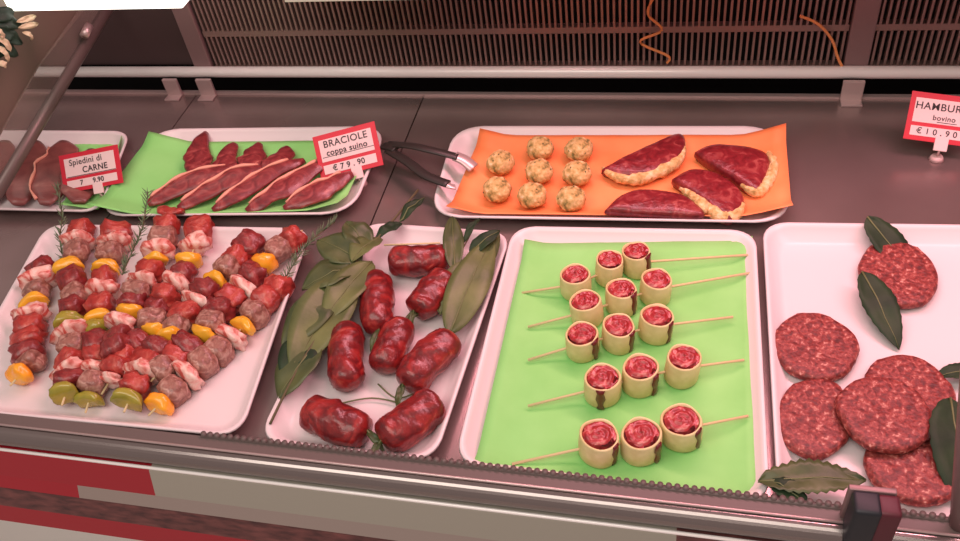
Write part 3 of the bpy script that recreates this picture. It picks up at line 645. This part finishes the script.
# ------------------------------------------------------------------ price cards
def text_mesh(s, size, bold=0.0):
    cu = bpy.data.curves.new('writing', 'FONT'); cu.body = s; cu.size = size; cu.align_x = 'CENTER'; cu.align_y = 'CENTER'; cu.extrude = .0001; cu.space_character = 1.08; cu.offset = bold
    o = bpy.data.objects.new('tmp', cu); C.objects.link(o); dg = bpy.context.evaluated_depsgraph_get(); dg.update()
    me = bpy.data.meshes.new_from_object(o.evaluated_get(dg)); bpy.data.objects.remove(o); bpy.data.curves.remove(cu); return me
def card(quad, base, zc, lines, label, rows):
    """quad = pixel corners TL,TR,BR,BL ; the card is a board leaning back, facing the customer"""
    n = V((0, -.74, .67)).normalized(); mid_ = V((sum(p[0] for p in quad) / 4, sum(p[1] for p in quad) / 4)); o = at(mid_.x, mid_.y, zc)
    def hit(px, py): r = ray(px, py); t_ = (o - V((0, 0, H))).dot(n) / r.dot(n); return V((0, 0, H)) + r * t_
    q_ = [hit(*p) for p in quad]; ex = ((q_[1] - q_[0]) + (q_[2] - q_[3])).normalized(); ey = n.cross(ex).normalized()
    W = ((q_[1] - q_[0]).length + (q_[2] - q_[3]).length) / 2; Hh = ((q_[0] - q_[3]).length + (q_[1] - q_[2]).length) / 2
    bp = at(*base, .0); bp2 = V((o.x + .0, o.y + .0, .0))
    t = thing('price_card', label, 'price card', V((bp.x, bp.y, .02)), 'red bordered price cards')
    B3 = Matrix((ex, ey, n)).transposed()
    def L(x, y, z): return o + B3 @ V((x, y, z))
    def rect(name, x0, x1, y0, y1, z0, z1, mt, par, bv=0):
        bm = bmesh.new(); box(bm, (x0, y0, z0), (x1, y1, z1))
        if bv: bevel(bm, bv)
        for v in bm.verts: v.co = L(*v.co)
        return obj(name, bm, mt, par, smooth=False)
    brd = rect('card_border', -W / 2, W / 2, -Hh / 2, Hh / 2, -.0012, 0, 'card_red', t, .0004)
    f1 = rect('name_field', -W * .42, W * .42, -Hh * .12, Hh * .38, 0, .0004, 'card_pink', brd)
    f2 = rect('price_field', -W * .42, W * .42, -Hh * .40, -Hh * .20, 0, .0004, 'card_pink', brd)
    for s, x, y, sz, bo in lines:
        me = text_mesh(s, sz * Hh, bo)
        for v in me.vertices: v.co = B3 @ V((v.co.x, v.co.y, v.co.z + .0007))
        wl = L(x * W, y * Hh, 0)
        me.materials.append(M['ink']); ob = bpy.data.objects.new('writing', me); C.objects.link(ob); ob.parent = brd
        ob.location = wl - world_loc(brd)
    for x0, x1, y in rows: rect('ruled_line', x0 * W, x1 * W, y * Hh, y * Hh + .0009, .0004, .0006, 'ink', brd)
    # clip at the foot of the card and its stem
    rect('clip', -.0085 + W * .08, .0085 + W * .08, -Hh * .66, -Hh * .36, -.002, .0015, 'card_pink', t, .0006)
    bm = bmesh.new(); s0 = L(W * .08, -Hh * .62, 0); tube(bm, [s0, V((s0.x, s0.y + .003, .006))], .0016, 8); obj('stem', bm, 'clear', t)
    bm = bmesh.new(); tube(bm, [V((s0.x, s0.y + .003, .0008)), V((s0.x, s0.y + .003, .006))], [.010, .007], 14); obj('foot', bm, 'clear', t)
card([(56, 156), (114, 146), (126, 181), (66, 194)], (96, 196), .045,
     [('Spiedini di', -.06, .25, .22, .0001), ('CARNE', .08, .02, .22, .0002), ('7     9,90', 0, -.30, .18, .0002)], 'small red bordered price card at the left behind the skewers', [(-.4, .42, -.115)])
card([(311, 137), (373, 122), (384, 164), (322, 181)], (352, 186), .045,
     [('BRACIOLE', .0, .26, .22, .0001), ('coppa suino', .0, .06, .19, .0002), ('€ 7 9 , 90', -.02, -.30, .18, .0002)], 'tilted red bordered price card over the right end of the sliced meats', [(-.40, .42, -.03)])
card([(911, 91), (976, 98), (972, 148), (904, 138)], (940, 156), .05,
     [('HAMBURG', .0, .22, .21, .0001), ('bovino', .05, .0, .15, .0001), ('€ 1 0 , 9 0', -.02, -.30, .17, .0001)], 'red bordered price card at the right edge, on the bare steel', [(-.05, .25, -.09)])

# ------------------------------------------------------------------ foliage at top left
fo = thing('flowering_foliage', 'dark green foliage with cream petals at the upper left edge', 'plant', atx(2, 58, -.93))
for i, (a, b, w) in enumerate([((-12, 20), (22, 26), .020), ((-10, 30), (22, 44), .022), ((-12, 42), (18, 56), .022), ((-10, 18), (14, 12), .02), ((-14, 58), (6, 40), .02), ((-14, 35), (16, 34), .022)]):
    bm, _ = leaf_mesh(atx(*a, -.935), atx(*b, -.93), w, up=V((1, 0, .2)), seed=i); obj('leaf', bm, 'foil', fo)
for i, (a, b, w) in enumerate([((16, 22), (36, 16), .008), ((18, 28), (38, 24), .008), ((22, 32), (32, 40), .007), ((-4, 38), (10, 52), .010), ((-4, 46), (8, 62), .010), ((-6, 28), (2, 40), .008), ((-4, 62), (6, 68), .008)]):
    bm, _ = leaf_mesh(atx(*a, -.925), atx(*b, -.922), w, up=V((1, 0, .2)), seed=i + 10); obj('petal', bm, 'petal', fo)

# ------------------------------------------------------------------ light
def area(name, loc, target, sx, sy, power, col):
    l = bpy.data.lights.new(name, 'AREA'); l.shape = 'RECTANGLE'; l.size = sx; l.size_y = sy; l.energy = power; l.color = col
    o = bpy.data.objects.new(name, l); C.objects.link(o); o.location = loc
    d = (V(target) - V(loc)).normalized(); o.rotation_euler = d.to_track_quat('-Z', 'Y').to_euler(); return o
area('canopy_lamp', (.3, 1.0, .9), (.2, .75, 0), 1.6, .12, 16, (1, .43, .50))
area('shop_ceiling_lamp', (-.5, -.3, 1.9), (-.3, .7, 0), 2.2, 1.0, 27, (1, .93, .84))
w = bpy.data.worlds.new('world'); bpy.context.scene.world = w; w.use_nodes = True
w.node_tree.nodes['Background'].inputs[0].default_value = (.80, .62, .57, 1); w.node_tree.nodes['Background'].inputs[1].default_value = .5
vs = bpy.context.scene.view_settings; vs.view_transform = 'Standard'; vs.look = 'None'; vs.exposure = 0; vs.gamma = 1; vs.use_curve_mapping = False
